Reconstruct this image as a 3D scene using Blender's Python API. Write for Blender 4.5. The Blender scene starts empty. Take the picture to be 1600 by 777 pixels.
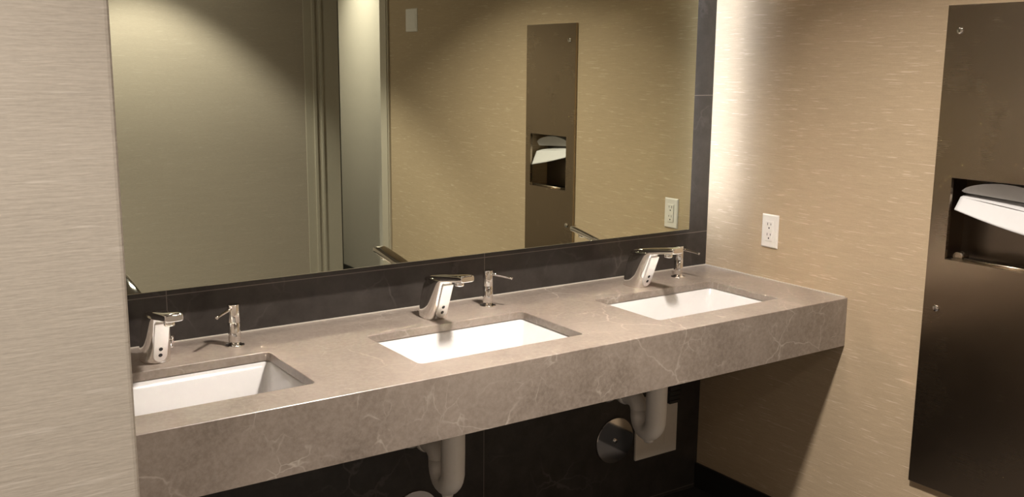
import bpy, bmesh, math, random
from mathutils import Vector, Matrix
from math import pi, sin, cos, radians as R
C = bpy.context.scene.collection
SC = bpy.context.scene

# ------------------------------------------------------------------ camera
cam_d = bpy.data.cameras.new('camera')
cam = bpy.data.objects.new('camera', cam_d); C.objects.link(cam)
cam_d.sensor_fit = 'HORIZONTAL'; cam_d.sensor_width = 36.0
cam_d.lens = 36.0 * 1553.236 / 1600.0
cam_d.clip_start = 0.02
rx, rz, ry = R(79.49), R(-34.36), R(0.486)
M = Matrix.Rotation(rz, 4, 'Z') @ Matrix.Rotation(rx, 4, 'X') @ Matrix.Rotation(ry, 4, 'Z')
cam.matrix_world = Matrix.Translation((-2.5904, -2.5378, 1.5734)) @ M
cam_d.dof.use_dof = False
SC.camera = cam

# ------------------------------------------------------------------ world, exposure
w = bpy.data.worlds.new('world'); SC.world = w; w.use_nodes = True
w.node_tree.nodes['Background'].inputs[0].default_value = (1.0, .9, .8, 1)
w.node_tree.nodes['Background'].inputs[1].default_value = 0.02
SC.view_settings.view_transform = 'Standard'; SC.view_settings.look = 'None'
SC.view_settings.exposure = 0.0; SC.view_settings.gamma = 1.0
SC.view_settings.use_curve_mapping = False

# ------------------------------------------------------------------ the room's lamps
CEIL = 2.60
WARM = (1.0, .915, .835); SOFT = (1.0, .95, .88)
#  kind, x, y, power, colour, beam angle, blend
DOWNLIGHTS = [('AREA', -1.12, -1.13, 44, WARM, 116, 0),
              ('SPOT', -1.15, -2.86, 150, SOFT, 96, .36),
              ('SPOT', -2.95, -2.62, 126, SOFT, 104, .40),
              ('AREA', 0.20, -3.85, 12, SOFT, 84, 0)]  # last entry: unseen lamp added to brighten the hall wall in the mirror
def downlight_or_fill_lamp(kind, x, y, p, col, ang, bl):
    ld = bpy.data.lights.new('downlight_or_fill_lamp', kind); ld.energy = p; ld.color = col
    if kind == 'AREA': ld.shape = 'DISK'; ld.size = .16; ld.spread = R(ang)
    else: ld.spot_size = R(ang); ld.spot_blend = bl; ld.shadow_soft_size = 0.03
    lo = bpy.data.objects.new('downlight_or_fill_lamp', ld); C.objects.link(lo)
    lo.location = (x, y, CEIL - 0.03)
    return lo
for d in DOWNLIGHTS: downlight_or_fill_lamp(*d)
# added wide fill lamp at the opposite wall's fitting, brightens the upper walls
downlight_or_fill_lamp('AREA', -1.15, -2.86, 5.5, SOFT, 178, 0)
# the lamp light thrown back by the mirror onto the counter needs sharp, unclamped reflections
SC.cycles.sample_clamp_indirect = 0.0; SC.cycles.blur_glossy = 0.0
COVE = 9.0       # emission of the slot light above the mirror
BACKLIGHT = 23.0 # emission of the strip behind the mirror edge

# ------------------------------------------------------------------ helpers
def mat(name): 
    m = bpy.data.materials.new(name); m.use_nodes = True
    return m, m.node_tree, m.node_tree.nodes['Principled BSDF']
def N(nt, t, **k):
    n = nt.nodes.new(t)
    for a, b in k.items():
        if a.startswith('i_'):
            n.inputs[int(a[2:]) if a[2:].isdigit() else a[2:]].default_value = b
        else: setattr(n, a, b)
    return n
def L(nt, a, b): nt.links.new(a, b)
def math_n(nt, op, a, b=None, c=None):
    n = nt.nodes.new('ShaderNodeMath'); n.operation = op
    for i, v in enumerate((a, b, c)):
        if v is None: continue
        if isinstance(v, (int, float)): n.inputs[i].default_value = v
        else: nt.links.new(v, n.inputs[i])
    return n.outputs[0]
def ramp(nt, fac, stops):
    r = nt.nodes.new('ShaderNodeValToRGB'); e = r.color_ramp.elements
    while len(e) < len(stops): e.new(0.5)
    for i, (p, c) in enumerate(stops):
        e[i].position = p; e[i].color = (c, c, c, 1) if isinstance(c, (int, float)) else (*c, 1)
    nt.links.new(fac, r.inputs[0]); return r.outputs[0]
def mix(nt, fac, a, b):
    n = nt.nodes.new('ShaderNodeMix'); n.data_type = 'RGBA'
    for i, v in ((0, fac), (6, a), (7, b)):
        if isinstance(v, (int, float)): n.inputs[i].default_value = v
        elif isinstance(v, tuple): n.inputs[i].default_value = (*v, 1)
        else: nt.links.new(v, n.inputs[i])
    return n.outputs[2]
def pos_xyz(nt):
    g = nt.nodes.new('ShaderNodeNewGeometry'); s = nt.nodes.new('ShaderNodeSeparateXYZ')
    nt.links.new(g.outputs['Position'], s.inputs[0]); return g.outputs['Position'], s.outputs
def noise_at(nt, vec, scale, detail=2, rough=.5, dist=0.0):
    n = nt.nodes.new('ShaderNodeTexNoise'); n.inputs['Scale'].default_value = scale
    n.inputs['Detail'].default_value = detail; n.inputs['Roughness'].default_value = rough
    n.inputs['Distortion'].default_value = dist
    nt.links.new(vec, n.inputs['Vector']); return n.outputs[0]
def combine(nt, x, y, z):
    n = nt.nodes.new('ShaderNodeCombineXYZ')
    for i, v in enumerate((x, y, z)):
        if isinstance(v, (int, float)): n.inputs[i].default_value = v
        else: nt.links.new(v, n.inputs[i])
    return n.outputs[0]

def wallcovering(name, base, gain=1.0, fh=16, amp=.34):
    m, nt, b = mat(name)
    p, s = pos_xyz(nt)
    h = math_n(nt, 'ADD', s[0], s[1]); z = s[2]
    def st(fh, fz, off=0):
        return noise_at(nt, combine(nt, math_n(nt, 'MULTIPLY_ADD', h, fh, off), math_n(nt, 'MULTIPLY', z, fz), off), 1.0, 2, .6)
    weave = st(fh, 420, 3.1); weave2 = st(220, 500, 1.7); broad = st(5, 45, 9.2); streak = st(13, 230, 5.5)
    fine = math_n(nt, 'MULTIPLY_ADD', math_n(nt, 'SUBTRACT', weave, .5), amp, 1.0)
    fine = math_n(nt, 'ADD', fine, math_n(nt, 'MULTIPLY', math_n(nt, 'SUBTRACT', weave2, .5), .20))
    fine = math_n(nt, 'ADD', fine, math_n(nt, 'MULTIPLY', math_n(nt, 'SUBTRACT', broad, .5), .10))
    sf = ramp(nt, streak, [(0.625, 0.0), (0.70, 1.0)])
    col = nt.nodes.new('ShaderNodeVectorMath'); col.operation = 'SCALE'
    col.inputs[0].default_value = base; nt.links.new(fine, col.inputs['Scale'])
    lite = tuple(min(1, c * 1.15 + .13) for c in base)
    L(nt, mix(nt, math_n(nt, 'MULTIPLY', sf, .75*gain), col.outputs[0], lite), b.inputs['Base Color'])
    b.inputs['Roughness'].default_value = .62; b.inputs['Specular IOR Level'].default_value = .3
    bp = N(nt, 'ShaderNodeBump', i_Strength=.18, i_Distance=.0015); L(nt, weave, bp.inputs['Height'])
    L(nt, bp.outputs[0], b.inputs['Normal'])
    return m
def plain(name, col, rough=.5, metal=0.0, spec=.5, emit=None, es=1.0):
    m, nt, b = mat(name)
    p, s = pos_xyz(nt)
    n = noise_at(nt, p, 60, 3)
    v = math_n(nt, 'MULTIPLY_ADD', math_n(nt, 'SUBTRACT', n, .5), .06, 1.0)
    sc = nt.nodes.new('ShaderNodeVectorMath'); sc.operation = 'SCALE'; sc.inputs[0].default_value = col
    L(nt, v, sc.inputs['Scale']); L(nt, sc.outputs[0], b.inputs['Base Color'])
    b.inputs['Roughness'].default_value = rough; b.inputs['Metallic'].default_value = metal
    b.inputs['Specular IOR Level'].default_value = spec
    if emit:
        b.inputs['Emission Color'].default_value = (*emit, 1); b.inputs['Emission Strength'].default_value = es
    return m
def stone(name):
    m, nt, b = mat(name)
    p, s = pos_xyz(nt)
    mp = N(nt, 'ShaderNodeMapping'); L(nt, p, mp.inputs[0]); mp.inputs['Rotation'].default_value = (.5, .35, .6)
    v = mp.outputs[0]
    blot = noise_at(nt, v, 3.2, 6, .62, .8); fine = noise_at(nt, v, 85, 5, .68)
    dist = nt.nodes.new('ShaderNodeTexNoise'); dist.inputs['Scale'].default_value = 4.0; dist.inputs['Detail'].default_value = 5
    L(nt, v, dist.inputs['Vector'])
    dv = nt.nodes.new('ShaderNodeVectorMath'); dv.operation = 'MULTIPLY_ADD'
    L(nt, dist.outputs['Color'], dv.inputs[0]); dv.inputs[1].default_value = (.22, .22, .22); L(nt, v, dv.inputs[2])
    vo = N(nt, 'ShaderNodeTexVoronoi', feature='DISTANCE_TO_EDGE'); vo.inputs['Scale'].default_value = 6.5
    L(nt, dv.outputs[0], vo.inputs['Vector'])
    vein = ramp(nt, vo.outputs['Distance'], [(0.0, 1.0), (0.02, 0.0)])
    vo2 = N(nt, 'ShaderNodeTexVoronoi', feature='DISTANCE_TO_EDGE'); vo2.inputs['Scale'].default_value = 17
    L(nt, dv.outputs[0], vo2.inputs['Vector'])
    vein2 = ramp(nt, vo2.outputs['Distance'], [(0.0, 1.0), (0.035, 0.0)])
    mask = ramp(nt, noise_at(nt, v, 2.1, 3, .55), [(0.50, 0.0), (0.66, 1.0)])
    mask2 = ramp(nt, noise_at(nt, v, 7.0, 3, .6), [(0.54, 0.0), (0.70, 1.0)])
    base = mix(nt, ramp(nt, blot, [(0.32, 0.0), (0.68, 1.0)]), (.178, .144, .116), (.30, .25, .208))
    base = mix(nt, math_n(nt, 'MULTIPLY', ramp(nt, fine, [(0.38, 0.0), (0.70, 1.0)]), .42), base, (.42, .36, .31))
    base = mix(nt, math_n(nt, 'MULTIPLY', math_n(nt, 'MULTIPLY', vein, mask), .62), base, (.66, .59, .52))
    base = mix(nt, math_n(nt, 'MULTIPLY', math_n(nt, 'MULTIPLY', vein2, mask2), .62), base, (.60, .54, .47))
    L(nt, base, b.inputs['Base Color'])
    b.inputs['Roughness'].default_value = .30; b.inputs['Specular IOR Level'].default_value = .45
    return m
def joint(nt, coord, origin, step, half):
    f = math_n(nt, 'FRACT', math_n(nt, 'MULTIPLY_ADD', coord, 1.0/step, -origin/step + 50.5))
    return math_n(nt, 'LESS_THAN', math_n(nt, 'ABSOLUTE', math_n(nt, 'SUBTRACT', f, .5)), half/step)
def dark_tile(name, axes, steps, origins, rough=.33, groutc=(.20, .17, .145)):
    m, nt, b = mat(name)
    p, s = pos_xyz(nt)
    dist = nt.nodes.new('ShaderNodeTexNoise'); dist.inputs['Scale'].default_value = 3.0; dist.inputs['Detail'].default_value = 6
    L(nt, p, dist.inputs['Vector'])
    dv = nt.nodes.new('ShaderNodeVectorMath'); dv.operation = 'MULTIPLY_ADD'
    L(nt, dist.outputs['Color'], dv.inputs[0]); dv.inputs[1].default_value = (.5, .5, .5); L(nt, p, dv.inputs[2])
    vo = N(nt, 'ShaderNodeTexVoronoi', feature='DISTANCE_TO_EDGE'); vo.inputs['Scale'].default_value = 5
    L(nt, dv.outputs[0], vo.inputs['Vector'])
    vein = ramp(nt, vo.outputs['Distance'], [(0.0, 1.0), (0.03, 0.0)])
    mask = ramp(nt, noise_at(nt, p, 4, 3), [(0.48, 0.0), (0.68, 1.0)])
    base = mix(nt, ramp(nt, noise_at(nt, p, 14, 6, .7), [(0.3, 0.0), (0.75, 1.0)]), (.026, .022, .0195), (.056, .049, .044))
    base = mix(nt, math_n(nt, 'MULTIPLY', math_n(nt, 'MULTIPLY', vein, mask), .30), base, (.20, .18, .165))
    g = math_n(nt, 'MAXIMUM', joint(nt, s[axes[0]], origins[0], steps[0], .0011), joint(nt, s[axes[1]], origins[1], steps[1], .0011))
    L(nt, mix(nt, g, base, groutc), b.inputs['Base Color'])
    b.inputs['Roughness'].default_value = rough
    bp = N(nt, 'ShaderNodeBump', i_Strength=.12, i_Distance=.002); L(nt, noise_at(nt, p, 40, 5, .7), bp.inputs['Height'])
    L(nt, bp.outputs[0], b.inputs['Normal'])
    return m
def brushed(name, col, rough):
    m, nt, b = mat(name)
    p, s = pos_xyz(nt)
    h = math_n(nt, 'ADD', s[0], s[1])
    n = noise_at(nt, combine(nt, math_n(nt, 'MULTIPLY', h, 9), math_n(nt, 'MULTIPLY', s[2], 1500), 0.0), 1.0, 3, .6)
    n2 = noise_at(nt, p, 7, 3, .5)
    b.inputs['Base Color'].default_value = (*col, 1); b.inputs['Metallic'].default_value = 1.0
    r = math_n(nt, 'ADD', math_n(nt, 'MULTIPLY_ADD', math_n(nt, 'SUBTRACT', n, .5), .05, rough), math_n(nt, 'MULTIPLY', math_n(nt, 'SUBTRACT', n2, .5), .08))
    L(nt, r, b.inputs['Roughness'])
    b.inputs['Anisotropic'].default_value = .55
    bp = N(nt, 'ShaderNodeBump', i_Strength=.0, i_Distance=.0003); L(nt, n, bp.inputs['Height']); L(nt, bp.outputs[0], b.inputs['Normal'])
    return m
def chrome_mat():
    m, nt, b = mat('chrome')
    p, s = pos_xyz(nt)
    b.inputs['Base Color'].default_value = (.86, .84, .82, 1); b.inputs['Metallic'].default_value = 1.0
    L(nt, math_n(nt, 'MULTIPLY_ADD', noise_at(nt, p, 30, 2), .04, .035), b.inputs['Roughness'])
    return m
def mirror_mat():
    m, nt, b = mat('mirror_glass')
    p, s = pos_xyz(nt)
    L(nt, mix(nt, noise_at(nt, p, 1.2, 1), (.70, .725, .60), (.72, .745, .615)), b.inputs['Base Color'])
    b.inputs['Metallic'].default_value = 1.0; b.inputs['Roughness'].default_value = 0.0
    return m
def emitter(name, col, strength):
    m, nt, b = mat(name)
    nt.nodes.remove(b); e = nt.nodes.new('ShaderNodeEmission')
    e.inputs[0].default_value = (*col, 1); e.inputs[1].default_value = strength
    L(nt, e.outputs[0], nt.nodes['Material Output'].inputs[0]); return m

PAPER = wallcovering('tan_wallcovering', (.46, .355, .235))
PAPERG = wallcovering('greige_wallcovering', (.44, .38, .315), .45, 45, .24)
STONE = stone('grey_brown_marble')
TILE = dark_tile('dark_wall_tile', (0, 2), (.965, .4865), (-.958, .985))
FTILE = dark_tile('dark_floor_tile', (0, 1), (.60, .60), (.0, .0), .42, (.10, .095, .09))
PORC = plain('white_porcelain', (.69, .675, .66), .08)
WPL = plain('white_plastic', (.80, .77, .72), .32)
SLEEVE = plain('white_pipe_cover', (.84, .80, .75), .5)
PLATEM = plain('painted_access_plate', (.72, .66, .58), .45)
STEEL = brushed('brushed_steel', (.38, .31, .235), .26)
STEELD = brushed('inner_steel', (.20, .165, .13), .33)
CHROME = chrome_mat()
MIRROR = mirror_mat()
PAINT = plain('greige_paint', (.52, .48, .42), .5)
TRIMP = plain('satin_trim_paint', (.50, .45, .37), .35)
CEILM = plain('ceiling_paint', (.26, .235, .21), .7)
BLACK = plain('black_base', (.018, .016, .015), .38)
BLK = plain('black_plastic', (.012, .012, .012), .3)
RUB = plain('dark_rubber', (.03, .028, .026), .55)
TOWEL = plain('white_paper', (.62, .61, .60), .8)
SATIN = plain('satin_chrome', (.93, .91, .89), .28, .45)
DARKM = plain('dark_mirror_backing', (.06, .055, .05), .6)
CAULK = plain('light_caulk', (.60, .55, .48), .5)
LEDW = emitter('led_strip_light', (.88, .96, 1.12), BACKLIGHT)
LEDC = emitter('cove_light', (1.0, .84, .68), COVE)
LENS = emitter('downlight_lens', (1.0, .88, .75), 12.0)

class MB:
    def __init__(s): s.v = []; s.f = []; s.sm = []
    def add(s, vs, fs, smooth=False):
        o = len(s.v); s.v += [tuple(v) for v in vs]; s.f += [tuple(i + o for i in f) for f in fs]; s.sm += [smooth] * len(fs); return s
    def box(s, a, b):
        x0, y0, z0 = (min(a[i], b[i]) for i in range(3)); x1, y1, z1 = (max(a[i], b[i]) for i in range(3))
        return s.add([(x0,y0,z0),(x1,y0,z0),(x1,y1,z0),(x0,y1,z0),(x0,y0,z1),(x1,y0,z1),(x1,y1,z1),(x0,y1,z1)],
              [(0,3,2,1),(4,5,6,7),(0,1,5,4),(1,2,6,5),(2,3,7,6),(3,0,4,7)])
    def loft(s, secs, cap0=True, cap1=True, smooth=True):
        n = len(secs[0]); vs = [p for sec in secs for p in sec]; fs = []
        for i in range(len(secs) - 1):
            for j in range(n):
                k = (j + 1) % n; fs.append((i*n+j, i*n+k, (i+1)*n+k, (i+1)*n+j))
        o = len(s.v); s.add(vs, fs, smooth)
        if cap0: s.f.append(tuple(o + j for j in reversed(range(n)))); s.sm.append(False)
        if cap1: s.f.append(tuple(o + (len(secs)-1)*n + j for j in range(n))); s.sm.append(False)
        return s
    def lathe(s, prof, c=(0,0,0), axis='z', n=32, cap0=True, cap1=True):
        def pt(r, h, a):
            u, v = r*cos(a), r*sin(a)
            if axis == 'z': return (c[0]+u, c[1]+v, c[2]+h)
            if axis == 'y': return (c[0]+u, c[1]+h, c[2]+v)
            return (c[0]+h, c[1]+u, c[2]+v)
        return s.loft([[pt(r, h, 2*pi*j/n) for j in range(n)] for r, h in prof], cap0, cap1)
    def tube(s, pts, r, n=20):
        pts = [Vector(p) for p in pts]; secs = []; up = None
        for i, p in enumerate(pts):
            d = (pts[min(i+1, len(pts)-1)] - pts[max(i-1, 0)]).normalized()
            if up is None:
                up = Vector((1,0,0)) if abs(d.x) < .9 else Vector((0,0,1))
            a = (up - d*up.dot(d)).normalized(); b = d.cross(a); up = a
            rr = r[i] if isinstance(r, (list, tuple)) else r
            secs.append([p + a*rr*cos(2*pi*j/n) + b*rr*sin(2*pi*j/n) for j in range(n)])
        return s.loft(secs)
    def build(s, name, m, parent=None, bevel=0, bseg=2, loc=None):
        me = bpy.data.meshes.new(name); me.from_pydata(s.v, [], s.f)
        for p, q in zip(me.polygons, s.sm): p.use_smooth = q
        bm = bmesh.new(); bm.from_mesh(me); bmesh.ops.recalc_face_normals(bm, faces=bm.faces); bm.to_mesh(me); bm.free()
        me.materials.append(m)
        o = bpy.data.objects.new(name, me); C.objects.link(o)
        if parent: o.parent = parent
        if loc: o.location = loc
        if bevel:
            md = o.modifiers.new('bevel', 'BEVEL'); md.width = bevel; md.segments = bseg; md.limit_method = 'ANGLE'; md.angle_limit = R(40)
        return o
def empty(name, loc, label, cat, group=None, rz=0):
    o = bpy.data.objects.new(name, None); C.objects.link(o); o.location = loc; o.rotation_euler = (0,0,rz)
    o.empty_display_size = .05; o['label'] = label; o['category'] = cat
    if group: o['group'] = group
    return o
def struct(o, label=None, cat=None):
    o['kind'] = 'structure'
    if label: o['label'] = label
    if cat: o['category'] = cat
    return o
def copy_thing(o, loc, label, name=None):
    def rec(a, par):
        c = a.copy(); C.objects.link(c)
        if par: c.parent = par
        for ch in list(a.children): rec(ch, c)
        return c
    r = rec(o, None); r.location = loc; r['label'] = label; return r

# ------------------------------------------------------------------ the room
T = .12
XB = -2.43; YB = -1.83          # left alcove wall: its side and its end face
OPP = -3.51
# dispenser opening in the right wall
DY0, DY1, DZ0, DZ1 = -1.241, -.889, .353, 1.744
hy0, hy1, hz0, hz1 = DY0+.02, DY1-.02, DZ0+.02, DZ1-.02
struct(MB().box((-4.2, -5.2, -.1), (.72, .12, 0)).build('floor', FTILE), 'dark tiled restroom floor', 'floor')
struct(MB().box((-4.2, -5.2, CEIL), (.72, .12, CEIL+.1)).build('ceiling', CEILM), 'plain ceiling', 'ceiling')
struct(MB().box((XB, 0, 0), (0, T, CEIL)).build('wall_back', TILE), 'dark stone tiled wall behind the mirror and vanity', 'wall')
wr = MB()
wr.box((0, T, 0), (T, hy1, CEIL)).box((0, hy0, 0), (T, -2.66, CEIL)).box((0, hy1, 0), (T, hy0, hz0)).box((0, hy1, hz1), (T, hy0, CEIL))
wr.box((T-.01, hy1, hz0), (T, hy0, hz1))
struct(wr.build('wall_right', PAPER), 'tan streaked wallcovering beside the vanity', 'wall')
struct(MB().box((XB, T, 0), (-4.2, YB, CEIL)).build('wall_left', PAPERG, bevel=.004, bseg=3), 'blurry beige wall end in the left foreground', 'wall')
struct(MB().box((-4.2, OPP, 0), (-.113, OPP-T, CEIL)).build('wall_opposite', PAPERG), 'wall across the room seen in the mirror', 'wall')
struct(MB().box((-4.2, YB, 0), (-4.08, OPP-T, CEIL)).build('wall_far_left', PAPER))
struct(MB().box((.48, T, 0), (.60, -5.1, CEIL)).build('wall_hall', PAINT), 'plain greige hallway wall seen in the mirror', 'wall')
struct(MB().box((-.113, -5.0, 0), (.60, -5.1, CEIL)).build('wall_hall_end', PAINT))
struct(MB().box((-.113, OPP-T, 0), (0.0, -5.0, CEIL)).build('wall_hall_side', PAINT))
# casings at the opening
struct(MB().box((-.012, -2.575, 0), (-.0005, -2.66, CEIL-.001)).box((-.017, -2.585, 0), (-.012, -2.66, CEIL-.001)).build('trim_1', TRIMP, bevel=.002))
cz = MB().box((-.113, OPP+.004, 0), (.119, OPP-T, CEIL-.001))
cz.box((-.060, OPP+.016, 0), (-.040, OPP+.004, CEIL-.001)).box((-.012, OPP+.016, 0), (.004, OPP+.004, CEIL-.001))
struct(cz.build('trim_2', TRIMP, bevel=.003))
struct(MB().box((.1195, OPP+.004, 0), (.1235, OPP-T, CEIL-.001)).build('gap_shade_strip', BLK))  # black strip standing in for the dark gap beside the door edge
# baseboards
struct(MB().box((-.010, -.001, 0), (-.0002, -2.574, .097)).build('baseboard_right', BLACK, bevel=.0015), 'black baseboard along the right wall', 'baseboard')
struct(MB().box((.47, T, 0), (.4798, -4.99, .10)).build('baseboard_hall', BLACK))
struct(MB().box((-4.07, OPP+.010, 0), (-.114, OPP+.0002, .097)).build('baseboard_opposite', BLACK))
# slot light above the mirror
struct(MB().box((-2.35, -.135, CEIL-.006), (-.04, -.085, CEIL-.001)).build('ceiling_slot_light', LEDC))

# ------------------------------------------------------------------ recessed downlights
def downlight(x, y, label):
    t = empty('recessed_downlight', (x, y, CEIL), label, 'ceiling light', 'recessed downlights')
    MB().lathe([(.083, 0), (.083, -.004), (.100, -.006), (.104, -.003), (.104, 0)], (0,0,0)).build('trim_ring', WPL, t)
    MB().lathe([(.080, -.0045), (.080, -.0055)], (0,0,0)).build('lens', LENS, t)
    return t
LBL = ['round recessed downlight in the ceiling in front of the vanity', 'round recessed downlight near the wall opposite the mirror',
       'round recessed downlight near the left wall end', 'added round downlight inside the hallway, brightening the hall wall']
for d, lb in zip(DOWNLIGHTS, LBL): downlight(d[1], d[2], lb)

# ------------------------------------------------------------------ vanity counter
Z = .86; D = .621; A = .1555; TH = .022
SX = [-.4425, -1.2175, -1.99]
CHX, CY0, CY1, CR = .2525, -.213, -.510, .014
def rrect(cx, cy, hx, hy, r, z, n=6):
    pts = []
    for (sx, sy, a0) in ((1,1,0),(-1,1,90),(-1,-1,180),(1,-1,270)):
        for i in range(n+1):
            a = R(a0 + 90*i/n); pts.append((cx+sx*(hx-r)+r*cos(a), cy+sy*(hy-r)+r*sin(a), z))
    return pts
vc = empty('vanity_counter', (-1.2, -.62, .70), 'long grey-brown marble vanity counter with deep front apron and three sinks', 'counter')
wt = MB(); cyc = (CY0+CY1)/2; chy = (CY0-CY1)/2; n = 6
e = .0012
cells = []
X0, X1 = XB+.001, -.001
Yf, Yb = -D+e, -.001
xs = [X1]
for cx in SX:
    hole_t = rrect(cx, cyc, CHX, chy, CR, Z, n); hole_b = rrect(cx, cyc, CHX, chy, CR, Z-TH, n)
    hole_c = rrect(cx, cyc, CHX+.0012, chy+.0012, CR, Z, n); hole_m = rrect(cx, cyc, CHX, chy, CR, Z-.0012, n)
    ca, cb = cx+CHX+.03, cx-CHX-.03
    for zz, hole in ((Z, hole_c), (Z-TH, hole_b)):
        cor = [(ca, Yb, zz), (cb, Yb, zz), (cb, Yf, zz), (ca, Yf, zz)]
        vs = hole + cor; N0 = len(hole); fs = []
        for q in range(4):
            for i in range(n): fs.append((q*(n+1)+i, q*(n+1)+i+1, N0+q))
            a = q*(n+1)+n; b_ = ((q+1)%4)*(n+1)
            fs.append((a, b_, N0+(q+1)%4, N0+q))
        wt.add(vs, fs)
    wt.loft([hole_c, hole_m, hole_b], False, False, smooth=False)
    for zz in (Z, Z-TH):
        wt.add([(xs[-1], Yb, zz), (ca, Yb, zz), (ca, Yf, zz), (xs[-1], Yf, zz)], [(0,1,2,3)])
    xs.append(cb)
for zz in (Z, Z-TH):
    if xs[-1] > X0: wt.add([(xs[-1], Yb, zz), (X0, Yb, zz), (X0, Yf, zz), (xs[-1], Yf, zz)], [(0,1,2,3)])
wt.build('worktop', STONE, vc, loc=(1.2, .62, -.70))
ap = MB(); pr = [(Yf, Z), (-D, Z-e), (-D, Z-A), (-D+.02, Z-A), (-D+.02, Z-TH), (Yf, Z-TH)]
ap.loft([[(X0, y, z) for y, z in pr], [(X1, y, z) for y, z in pr]], smooth=False)
ap.build('apron', STONE, vc, loc=(1.2, .62, -.70))
for bx in (-.05, -.84, -1.61, -2.38):
    bs = MB(); bs.box((bx-.015, -.02, .56), (bx+.015, -.06, Z-TH-.001)).box((bx-.015, -.02, Z-TH-.03), (bx+.015, -D+.025, Z-TH-.001))
    bs.build('support_bracket', BLACK, vc, loc=(1.2, .62, -.70))
caulk = MB().box((X0, -.0015, Z+.0002), (X1, -.0045, Z+.0032)).box((-.0045, -.004, Z+.0002), (-.0012, -D+.01, Z+.0032))
caulk.build('caulk_line', CAULK, vc, loc=(1.2, .62, -.70))

# ------------------------------------------------------------------ sinks
def make_sink(cx, label):
    t = empty('sink', (cx, cyc, Z-TH-.001), label, 'sink', 'rectangular undermount sinks')
    b = MB(); zt = 0.0; g = .003
    rim = rrect(0, 0, CHX+.02, chy+.02, .02, zt-.0005); 
    secs = [rrect(0, 0, CHX+.02, chy+.02, .02, zt-.012), rim,
            rrect(0, 0, CHX+g, chy+g, .018, zt-.0005), rrect(0, 0, CHX+g-.004, chy+g-.004, .018, zt-.004),
            rrect(0, 0, CHX-.010, chy-.006, .020, zt-.085), rrect(0, 0, CHX-.016, chy-.011, .028, zt-.105),
            rrect(0, 0, CHX-.030, chy-.024, .036, zt-.118), rrect(0, 0, CHX-.06, chy-.055, .03, zt-.122),
            rrect(0, .03, .035, .035, .0345, zt-.127)]
    outer = [rrect(0, .03, .045, .045, .0445, zt-.142), rrect(0, 0, CHX-.03, chy-.03, .035, zt-.137), rrect(0, 0, CHX+.008, chy+.008, .026, zt-.09), rrect(0, 0, CHX+.010, chy+.010, .022, zt-.012)]
    b.loft(secs, False, True); b.loft(outer + [secs[0]], True, False)
    b.build('bowl', PORC, t)
    MB().lathe([(.026, -.1268), (.028, -.1245), (.024, -.1235), (.020, -.1255), (.004, -.1258)], (0, .03, 0), n=28).build('drain', CHROME, t)
    return t
s0 = make_sink(SX[1], 'white rectangular undermount sink, middle of the three in the marble counter')
copy_thing(s0, (SX[0], cyc, Z-TH-.001), 'white rectangular undermount sink at the right end of the counter, nearest the outlet')
copy_thing(s0, (SX[2], cyc, Z-TH-.001), 'white rectangular undermount sink partly cut off by the left foreground wall')

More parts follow.
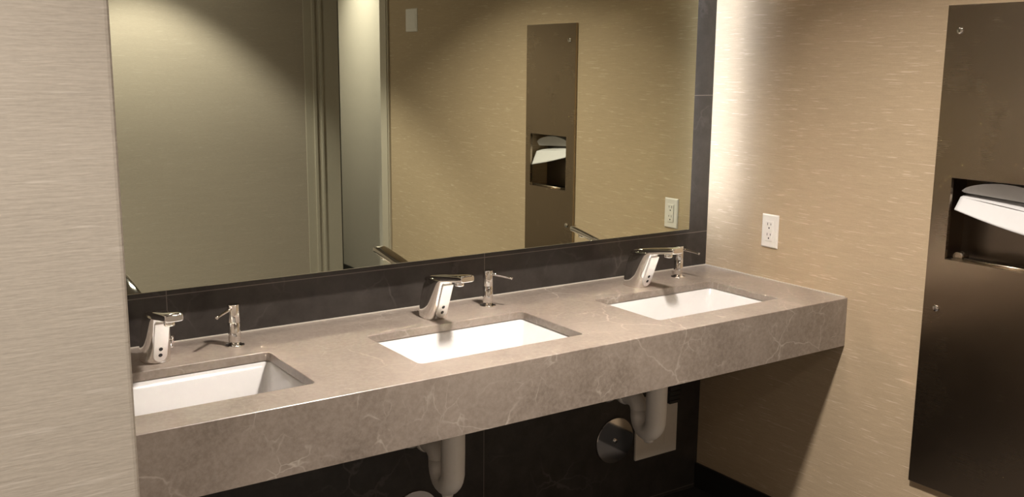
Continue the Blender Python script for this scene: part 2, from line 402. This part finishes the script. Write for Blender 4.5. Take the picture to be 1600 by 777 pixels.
# ------------------------------------------------------------------ faucets
def supere(hx, hy, n=28, p=2.8):
    out = []
    for j in range(n):
        a = 2*pi*j/n; c, s_ = cos(a), sin(a)
        out.append((hx*math.copysign(abs(c)**(2/p), c), hy*math.copysign(abs(s_)**(2/p), s_)))
    return out
def make_faucet(loc, label):
    # origin on the counter below the middle of the base; -y points to the user
    t = empty('faucet', loc, label, 'faucet', 'chrome sensor faucets')
    by = .125                         # base centre lies at y = -.125 in the room
    b = MB(); secs = []
    st = [(0, -.084, -.170, .0345), (.004, -.083, -.170, .0347), (.022, -.085, -.176, .0335), (.045, -.088, -.185, .0318), (.07, -.092, -.1955, .0300), (.088, -.099, -.203, .0290), (.102, -.109, -.2085, .0282), (.112, -.121, -.2125, .0274), (.119, -.136, -.2155, .0262), (.1225, -.150, -.2165, .0245)]
    for z, yb, yf, hw in st:
        cy = (yb+yf)/2+by; hy = (yb-yf)/2
        secs.append([(x, cy+y, z) for x, y in supere(hw, hy)])
    b.loft(secs); b.build('body', CHROME, t)
    # spout: flat bar rising slightly to a rounded tip
    s_ = MB(); secs = []
    for y, zt, zb, hw in [(-.118, .116, .105, .0205), (-.135, .1245, .106, .0222), (-.160, .1305, .1085, .0226), (-.205, .1385, .1165, .0222), (-.255, .1465, .1255, .0216), (-.295, .1525, .1320, .0212), (-.3135, .1540, .1345, .0211), (-.3175, .1530, .1355, .0204), (-.3190, .1505, .1380, .0190)]:
        cz = (zt+zb)/2; hz = (zt-zb)/2
        secs.append([(x, y+by, cz+q) for x, q in supere(hw, hz, p=4.6)])
    s_.loft(secs); s_.build('spout', CHROME, t)
    MB().lathe([(.0115, 0), (.0125, .002), (.0125, .010)], (0, -.275+by, .118)).build('aerator', CHROME, t)
    # flat sensor window on the leaning front face
    pw = []; 
    def fr(z): return -.1695 - .40*z - .0022 if z < .02 else -.1695 - (z)*.41 - .0018
    outl = []
    for i in range(13):
        a = pi + pi*i/12; outl.append((.0160*cos(a), .024 + .018*sin(a)))
    outl += [(.0165, .060), (.0165, .108), (-.0165, .108), (-.0165, .060)]
    p = MB(); p.loft([[(x, fr(z)+by+.010, z) for x, z in outl], [(x, fr(z)+by, z) for x, z in outl]], smooth=False)
    pn = p.build('sensor_window', SATIN, t); 
    for zz in (.040, .0235):
        q = MB(); y = fr(zz)+by
        q.loft([[(.0048*cos(2*pi*j/18), y+.002-.0048*.41*sin(2*pi*j/18), zz+.0048*sin(2*pi*j/18)) for j in range(18)],
                [(.0048*cos(2*pi*j/18), y-.0006-.0048*.41*sin(2*pi*j/18), zz+.0048*sin(2*pi*j/18)) for j in range(18)]])
        q.build('sensor_eye', BLK, pn)
    lv = MB().lathe([(.0065, .024), (.0065, .040), (.0055, .042)], (0, -.135+by, .030), axis='x', n=18)
    lv.tube([(.0405, -.135+by, .024), (.0412, -.136+by, .040), (.0420, -.138+by, .056)], [.0042, .0034, .0030], 12)
    lv.build('temperature_lever', CHROME, t)
    return t
f0 = make_faucet((-1.2155, -.125, Z), 'chrome sensor faucet behind the middle sink')
copy_thing(f0, (-.4455, -.125, Z), 'chrome sensor faucet behind the right sink, its spout tip overlapping a soap dispenser')
copy_thing(f0, (-1.992, -.125, Z), 'chrome sensor faucet beside the left foreground wall, seen nearly from the front')

# ------------------------------------------------------------------ soap dispensers
def make_soap(loc, ang, label):
    t = empty('soap_dispenser', loc, label, 'soap dispenser', 'chrome pump soap dispensers', ang)
    MB().lathe([(.0245, 0), (.0245, .002), (.0225, .0035), (.017, .0045), (.0155, .006)], (0,0,0), n=36).build('flange', CHROME, t)
    MB().lathe([(.0150, .0055), (.0150, .014), (.0156, .016), (.0154, .060), (.0148, .0605), (.0148, .062), (.0150, .063), (.0148, .1065), (.0140, .108)], (0,0,0), n=36).build('pump_body', CHROME, t)
    MB().tube([(.008, 0, .0985), (.030, 0, .0972), (.060, 0, .0945), (.080, 0, .0925), (.0825, 0, .0915)], [.0042, .0040, .0034, .0034, .0040], 14).build('nozzle', CHROME, t)
    return t
d0 = make_soap((-1.010, -.100, Z), math.atan2(-.080, .040), 'chrome pump soap dispenser beside the middle faucet')
d1 = copy_thing(d0, (-.2355, -.104, Z), 'chrome pump soap dispenser near the tiled corner, behind the right faucet spout'); d1.rotation_euler.z = math.atan2(-.072, .014)
d2 = copy_thing(d0, (-1.788, -.112, Z), 'chrome pump soap dispenser with nozzle turned left, beside the leftmost faucet'); d2.rotation_euler.z = math.atan2(-.052, -.057)

# ------------------------------------------------------------------ mirror
MX0, MX1, MZ0, MZ1, MY = -2.29, -.142, 1.010, 2.15, -.0548
mr = empty('wall_mirror', ((MX0+MX1)/2, 0, MZ0), 'large rectangular backlit wall mirror above the vanity', 'mirror')
ox = -(MX0+MX1)/2
MB().box((MX0, MY, MZ0), (MX1, MY+.006, MZ1)).build('mirror_glass', MIRROR, mr, bevel=.0014, bseg=1, loc=(ox, 0, -MZ0))
MB().box((MX0+.023, MY+.0065, MZ0+.004), (MX1-.023, -.001, MZ1-.03)).build('backing_box', DARKM, mr, loc=(ox, 0, -MZ0))
MB().box((MX1-.0225, -.038, MZ0+.045), (MX1-.0215, -.004, MZ1-.03)).build('light_strip', LEDW, mr, loc=(ox, 0, -MZ0))
MB().box((MX0+.0225, -.040, MZ0+.045), (MX0+.0215, -.012, MZ1-.03)).build('light_strip', LEDW, mr, loc=(ox, 0, -MZ0))

# ------------------------------------------------------------------ wall outlet and blank plate
ou = empty('wall_outlet', (0, -.2953, 1.0265), 'white double electrical outlet on the tan wall above the right sink', 'outlet')
def plate(w_, h_, th=.006):
    b = MB(); b.loft([[(-.0003, y, z) for y, z in ((w_/2, h_/2), (-w_/2, h_/2), (-w_/2, -h_/2), (w_/2, -h_/2))],
                      [(-th*.5, y, z) for y, z in ((w_/2, h_/2), (-w_/2, h_/2), (-w_/2, -h_/2), (w_/2, -h_/2))],
                      [(-th, y, z) for y, z in ((w_/2-.004, h_/2-.004), (-w_/2+.004, h_/2-.004), (-w_/2+.004, -h_/2+.004), (w_/2-.004, -h_/2+.004))]], smooth=False)
    return b
plate(.0702, .1133).build('cover_plate', WPL, ou, bevel=.0008)
rc = MB().box((-.0055, .0165, -.0335), (-.0085, -.0165, .0335)).build('receptacle', WPL, ou, bevel=.001)
for zc in (.0175, -.0175):
    sl = MB().box((-.0080, .0080, zc+.002), (-.0087, .0058, zc+.011)).box((-.0080, -.0058, zc+.003), (-.0087, -.0080, zc+.010))
    sl.lathe([(.0028, -.0087), (.0028, -.0080)], (0, 0, zc-.0065), axis='x', n=14)
    sl.build('socket_slots', BLK, rc)
bp_ = empty('blank_plate', (0, -2.313, 1.797), 'white blank wall plate seen in the mirror inside the hallway', 'wall plate')
plate(.125, .120).build('cover_plate', WPL, bp_, bevel=.001)
MB().box((-.0055, .048, -.045), (-.0075, -.048, .045)).build('centre_panel', WPL, bp_, bevel=.001)

# ------------------------------------------------------------------ paper towel dispenser
pt = empty('paper_towel_dispenser', (0, (DY0+DY1)/2, DZ0), 'tall brushed steel paper towel dispenser recessed in the tan wall', 'paper towel dispenser')
pyc = (DY0+DY1)/2
PL_ = (0, -pyc, -DZ0)
oy0, oy1, oz0, oz1 = -1.205, -.943, 1.040, 1.271    # towel opening
X = -.012
fp = MB()
fp.box((X, DY0, DZ0), (-.0004, DY1, oz0)).box((X, DY0, oz1), (-.0004, DY1, DZ1)).box((X, DY0, oz0), (-.0004, oy0, oz1)).box((X, oy1, oz0), (-.0004, DY1, oz1))
# one continuous front sheet so no seams show
fp = MB()
def ring(x): return [(x, DY0, DZ0), (x, DY1, DZ0), (x, DY1, DZ1), (x, DY0, DZ1), (x, oy0, oz0), (x, oy1, oz0), (x, oy1, oz1), (x, oy0, oz1)]
fr_ = ring(X); bk_ = ring(-.0004)
fp.add(fr_ + bk_, [(0,1,5,4),(1,2,6,5),(2,3,7,6),(3,0,4,7)] + [(8,12,13,9),(9,13,14,10),(10,14,15,11),(11,15,12,8)]
       + [(0,8,9,1),(1,9,10,2),(2,10,11,3),(3,11,8,0)] + [(4,5,13,12),(5,6,14,13),(6,7,15,14),(7,4,12,15)])
fp.build('front_panel', STEEL, pt, loc=PL_, bevel=.0012)
# cavity
cv = MB(); cx1 = .095
def q4(a, b, c, d): cv.add([a, b, c, d], [(0,1,2,3)])
cy0, cy1, czb, czt = oy0-.018, oy1+.018, oz0-.004, oz1+.12
q4((cx1,cy0,czb),(cx1,cy1,czb),(cx1,cy1,czt),(cx1,cy0,czt))
q4((0,cy0,czb),(cx1,cy0,czb),(cx1,cy0,czt),(0,cy0,czt)); q4((0,cy1,czb),(cx1,cy1,czb),(cx1,cy1,czt),(0,cy1,czt))
q4((0,cy0,czb),(cx1,cy0,czb),(cx1,cy1,czb),(0,cy1,czb)); q4((0,cy0,czt),(cx1,cy0,czt),(cx1,cy1,czt),(0,cy1,czt))
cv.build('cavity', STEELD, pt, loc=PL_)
MB().tube([(.004, oy0+.002, oz0+.004), (.004, oy1-.05, oz0+.004)], .0045, 10).box((.0, oy0, oz0-.001), (.05, oy1-.012, oz0+.001)).build('tray_lip', STEEL, pt, loc=PL_)
MB().tube([(.014, oy1-.022, oz0+.006), (.050, oy1-.022, oz0+.006)], .014, 20).build('bin_roller', STEEL, pt, loc=PL_)
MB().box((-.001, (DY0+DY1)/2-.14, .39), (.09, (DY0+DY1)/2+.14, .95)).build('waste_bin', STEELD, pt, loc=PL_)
for zz in (1.674, .893):
    k = MB().lathe([(.0095, X-.0001), (.0095, X-.003), (.0078, X-.0048), (.0040, X-.0052)], (0, -.930, zz), axis='x', n=24).build('lock', CHROME, pt, loc=PL_)
    MB().box((X-.0050, -.9292, zz-.0035), (X-.0056, -.9308, zz+.0035)).build('keyhole', BLK, k, loc=(0,0,0))

# towels: a curved stack with one slanting sheet pulled halfway out
tw = empty('paper_towels', (.03, (oy0+oy1)/2, 1.20), 'white folded paper towels sagging in the steel dispenser opening', 'paper towels')
TL = (-.03, -(oy0+oy1)/2, -1.20)
ty0, ty1 = oy0+.004, oy1-.012
def towel_surf(name, fn, ny=20, nu=10, th=.002):
    b = MB(); vs = []; 
    for side in (0, 1):
        for i in range(ny+1):
            for j in range(nu+1):
                x, y, z = fn(i/ny, j/nu); vs.append((x + side*th, y, z - side*th))
    M_ = (ny+1)*(nu+1); fs = []
    for i in range(ny):
        for j in range(nu):
            a = i*(nu+1)+j; fs += [(a, a+1, a+nu+2, a+nu+1), (M_+a, M_+a+nu+1, M_+a+nu+2, M_+a+1)]
    for j in range(nu): fs += [(j, M_+j, M_+j+1, j+1), (ny*(nu+1)+j, ny*(nu+1)+j+1, M_+ny*(nu+1)+j+1, M_+ny*(nu+1)+j)]
    for i in range(ny): fs += [(i*(nu+1), (i+1)*(nu+1), M_+(i+1)*(nu+1), M_+i*(nu+1)), (i*(nu+1)+nu, M_+i*(nu+1)+nu, M_+(i+1)*(nu+1)+nu, (i+1)*(nu+1)+nu)]
    b.add(vs, fs, True); return b.build(name, TOWEL, tw, loc=TL)
def yy(u): return ty1 + (ty0-ty1)*u
# pulled sheet: front flap, hangs lower towards the far side
def flap(u, v):
    zt_ = 1.217 - .026*u; zb_ = 1.183 - .050*u - .003*math.sin(u*pi)
    return (.020 - .026*v - .004*math.sin(u*pi), yy(u), zt_ + (zb_-zt_)*v)
towel_surf('pulled_sheet', flap)
def shelf(u, v):
    return (.020 + .060*v, yy(u), 1.217 - .026*u + .002*math.sin(u*pi) + .012*v)
towel_surf('sheet_top', shelf)
st_ = MB(); secs = []
for i in range(21):
    u = i/20; zt_ = 1.234 + .030*max(0, math.sin(min(1, u*1.0)*pi))**.6
    secs.append([(.022, yy(u), zt_), (.080, yy(u), zt_+.004), (.080, yy(u), 1.226), (.034, yy(u), 1.228-.012*u)])
st_.loft(secs, smooth=False); st_.build('folded_stack', TOWEL, tw, loc=TL)

# ------------------------------------------------------------------ plumbing under the counter
def make_trap(cx, label):
    t = empty('drain_trap', (cx, -.25, Z-TH-.15), label, 'drain pipe', 'white wrapped drain traps')
    zc0 = 0.0; r = .0345
    pts = [(0, .008, .01)]; zb = -.235; rr = [r]
    pts += [(0, .008, -.05), (0, .008, -.12), (0, .008, -.20)]; rr += [r]*3
    for i in range(1, 12):
        a = pi*i/12; pts.append((0, .008 + .041*(1-cos(a)), zb - .02 - .055*sin(a))); rr.append(r - .004*i/11)
    pts += [(0, .09, -.245)]; rr += [.0302]
    MB().tube([(0, .008, .012), (0, .008, .0)] + [(0, .008, -.01)], .022, 20).build('tailpiece', SLEEVE, t)
    MB().tube(pts, rr, 24).build('trap_bend', SLEEVE, t)
    arm = [(0, .09, -.268), (0, .090, -.250), (0, .095, -.232), (0, .108, -.219), (0, .128, -.215), (0, .17, -.215), (0, .246, -.215)]
    MB().tube(arm, .030, 22).build('trap_arm', SLEEVE, t)
    MB().tube([(0, .150, -.215), (0, .154, -.215), (0, .168, -.215), (0, .172, -.215)], [.031, .0345, .0345, .031], 24).build('slip_nut', SLEEVE, t)
    MB().lathe([(.016, -.345), (.018, -.335), (.018, -.320)], (0, .04, 0), n=18).build('cleanout_plug', SLEEVE, t)
    MB().lathe([(.052, .2485), (.052, .244), (.036, .236)], (0, 0, -.215), axis='y', n=28).build('wall_flange', SLEEVE, t)
    return t
tr = make_trap(SX[1], 'white wrapped drain trap under the middle sink')
copy_thing(tr, (SX[0], -.25, Z-TH-.15), 'white wrapped drain trap under the right sink, in front of the access plate')
copy_thing(tr, (SX[2], -.25, Z-TH-.15), 'white wrapped drain trap under the leftmost sink')
def cleanout(x, z, label):
    t = empty('cleanout_cover', (x, 0, z), label, 'cleanout cover', 'round chrome cleanout covers')
    MB().lathe([(.083, -.0005), (.083, -.0050), (.0818, -.0062)], (0,0,0), axis='y', n=48, cap1=False).lathe([(.0818, -.0062), (.0817, -.00625)], (0,0,0), axis='y', n=48, cap0=False).build('cover_disc', CHROME, t)
    MB().lathe([(.0085, -.0060), (.0085, -.009), (.006, -.011), (.001, -.011)], (0,0,0), axis='y', n=20).build('screw', CHROME, t)
    return t
cleanout(-.412, .272, 'round chrome cleanout cover on the dark tile left of the access plate')
cleanout(-1.212, .196, 'round chrome cleanout cover low on the dark tile beside the middle trap')
acp = empty('access_plate', (-.219, 0, .175), 'pale rectangular access plate on dark tile behind the right trap', 'access plate')
MB().box((-.099, -.0005, 0), (.099, -.010, .232)).build('plate', PLATEM, acp, bevel=.0015)
MB().box((.040, -.0100, .035), (.045, -.0112, .19)).build('raised_rib', PLATEM, acp)
vb = empty('valve_box', (-.170, -.0102, .374), 'small black ribbed valve body above the access plate', 'valve')
MB().box((-.022, -.0002, 0), (.022, -.034, .130)).build('housing', RUB, vb, bevel=.003)
for i in range(7):
    MB().box((-.025, -.004, .008+.017*i), (.025, -.038, .014+.017*i)).build('rib', RUB, vb)
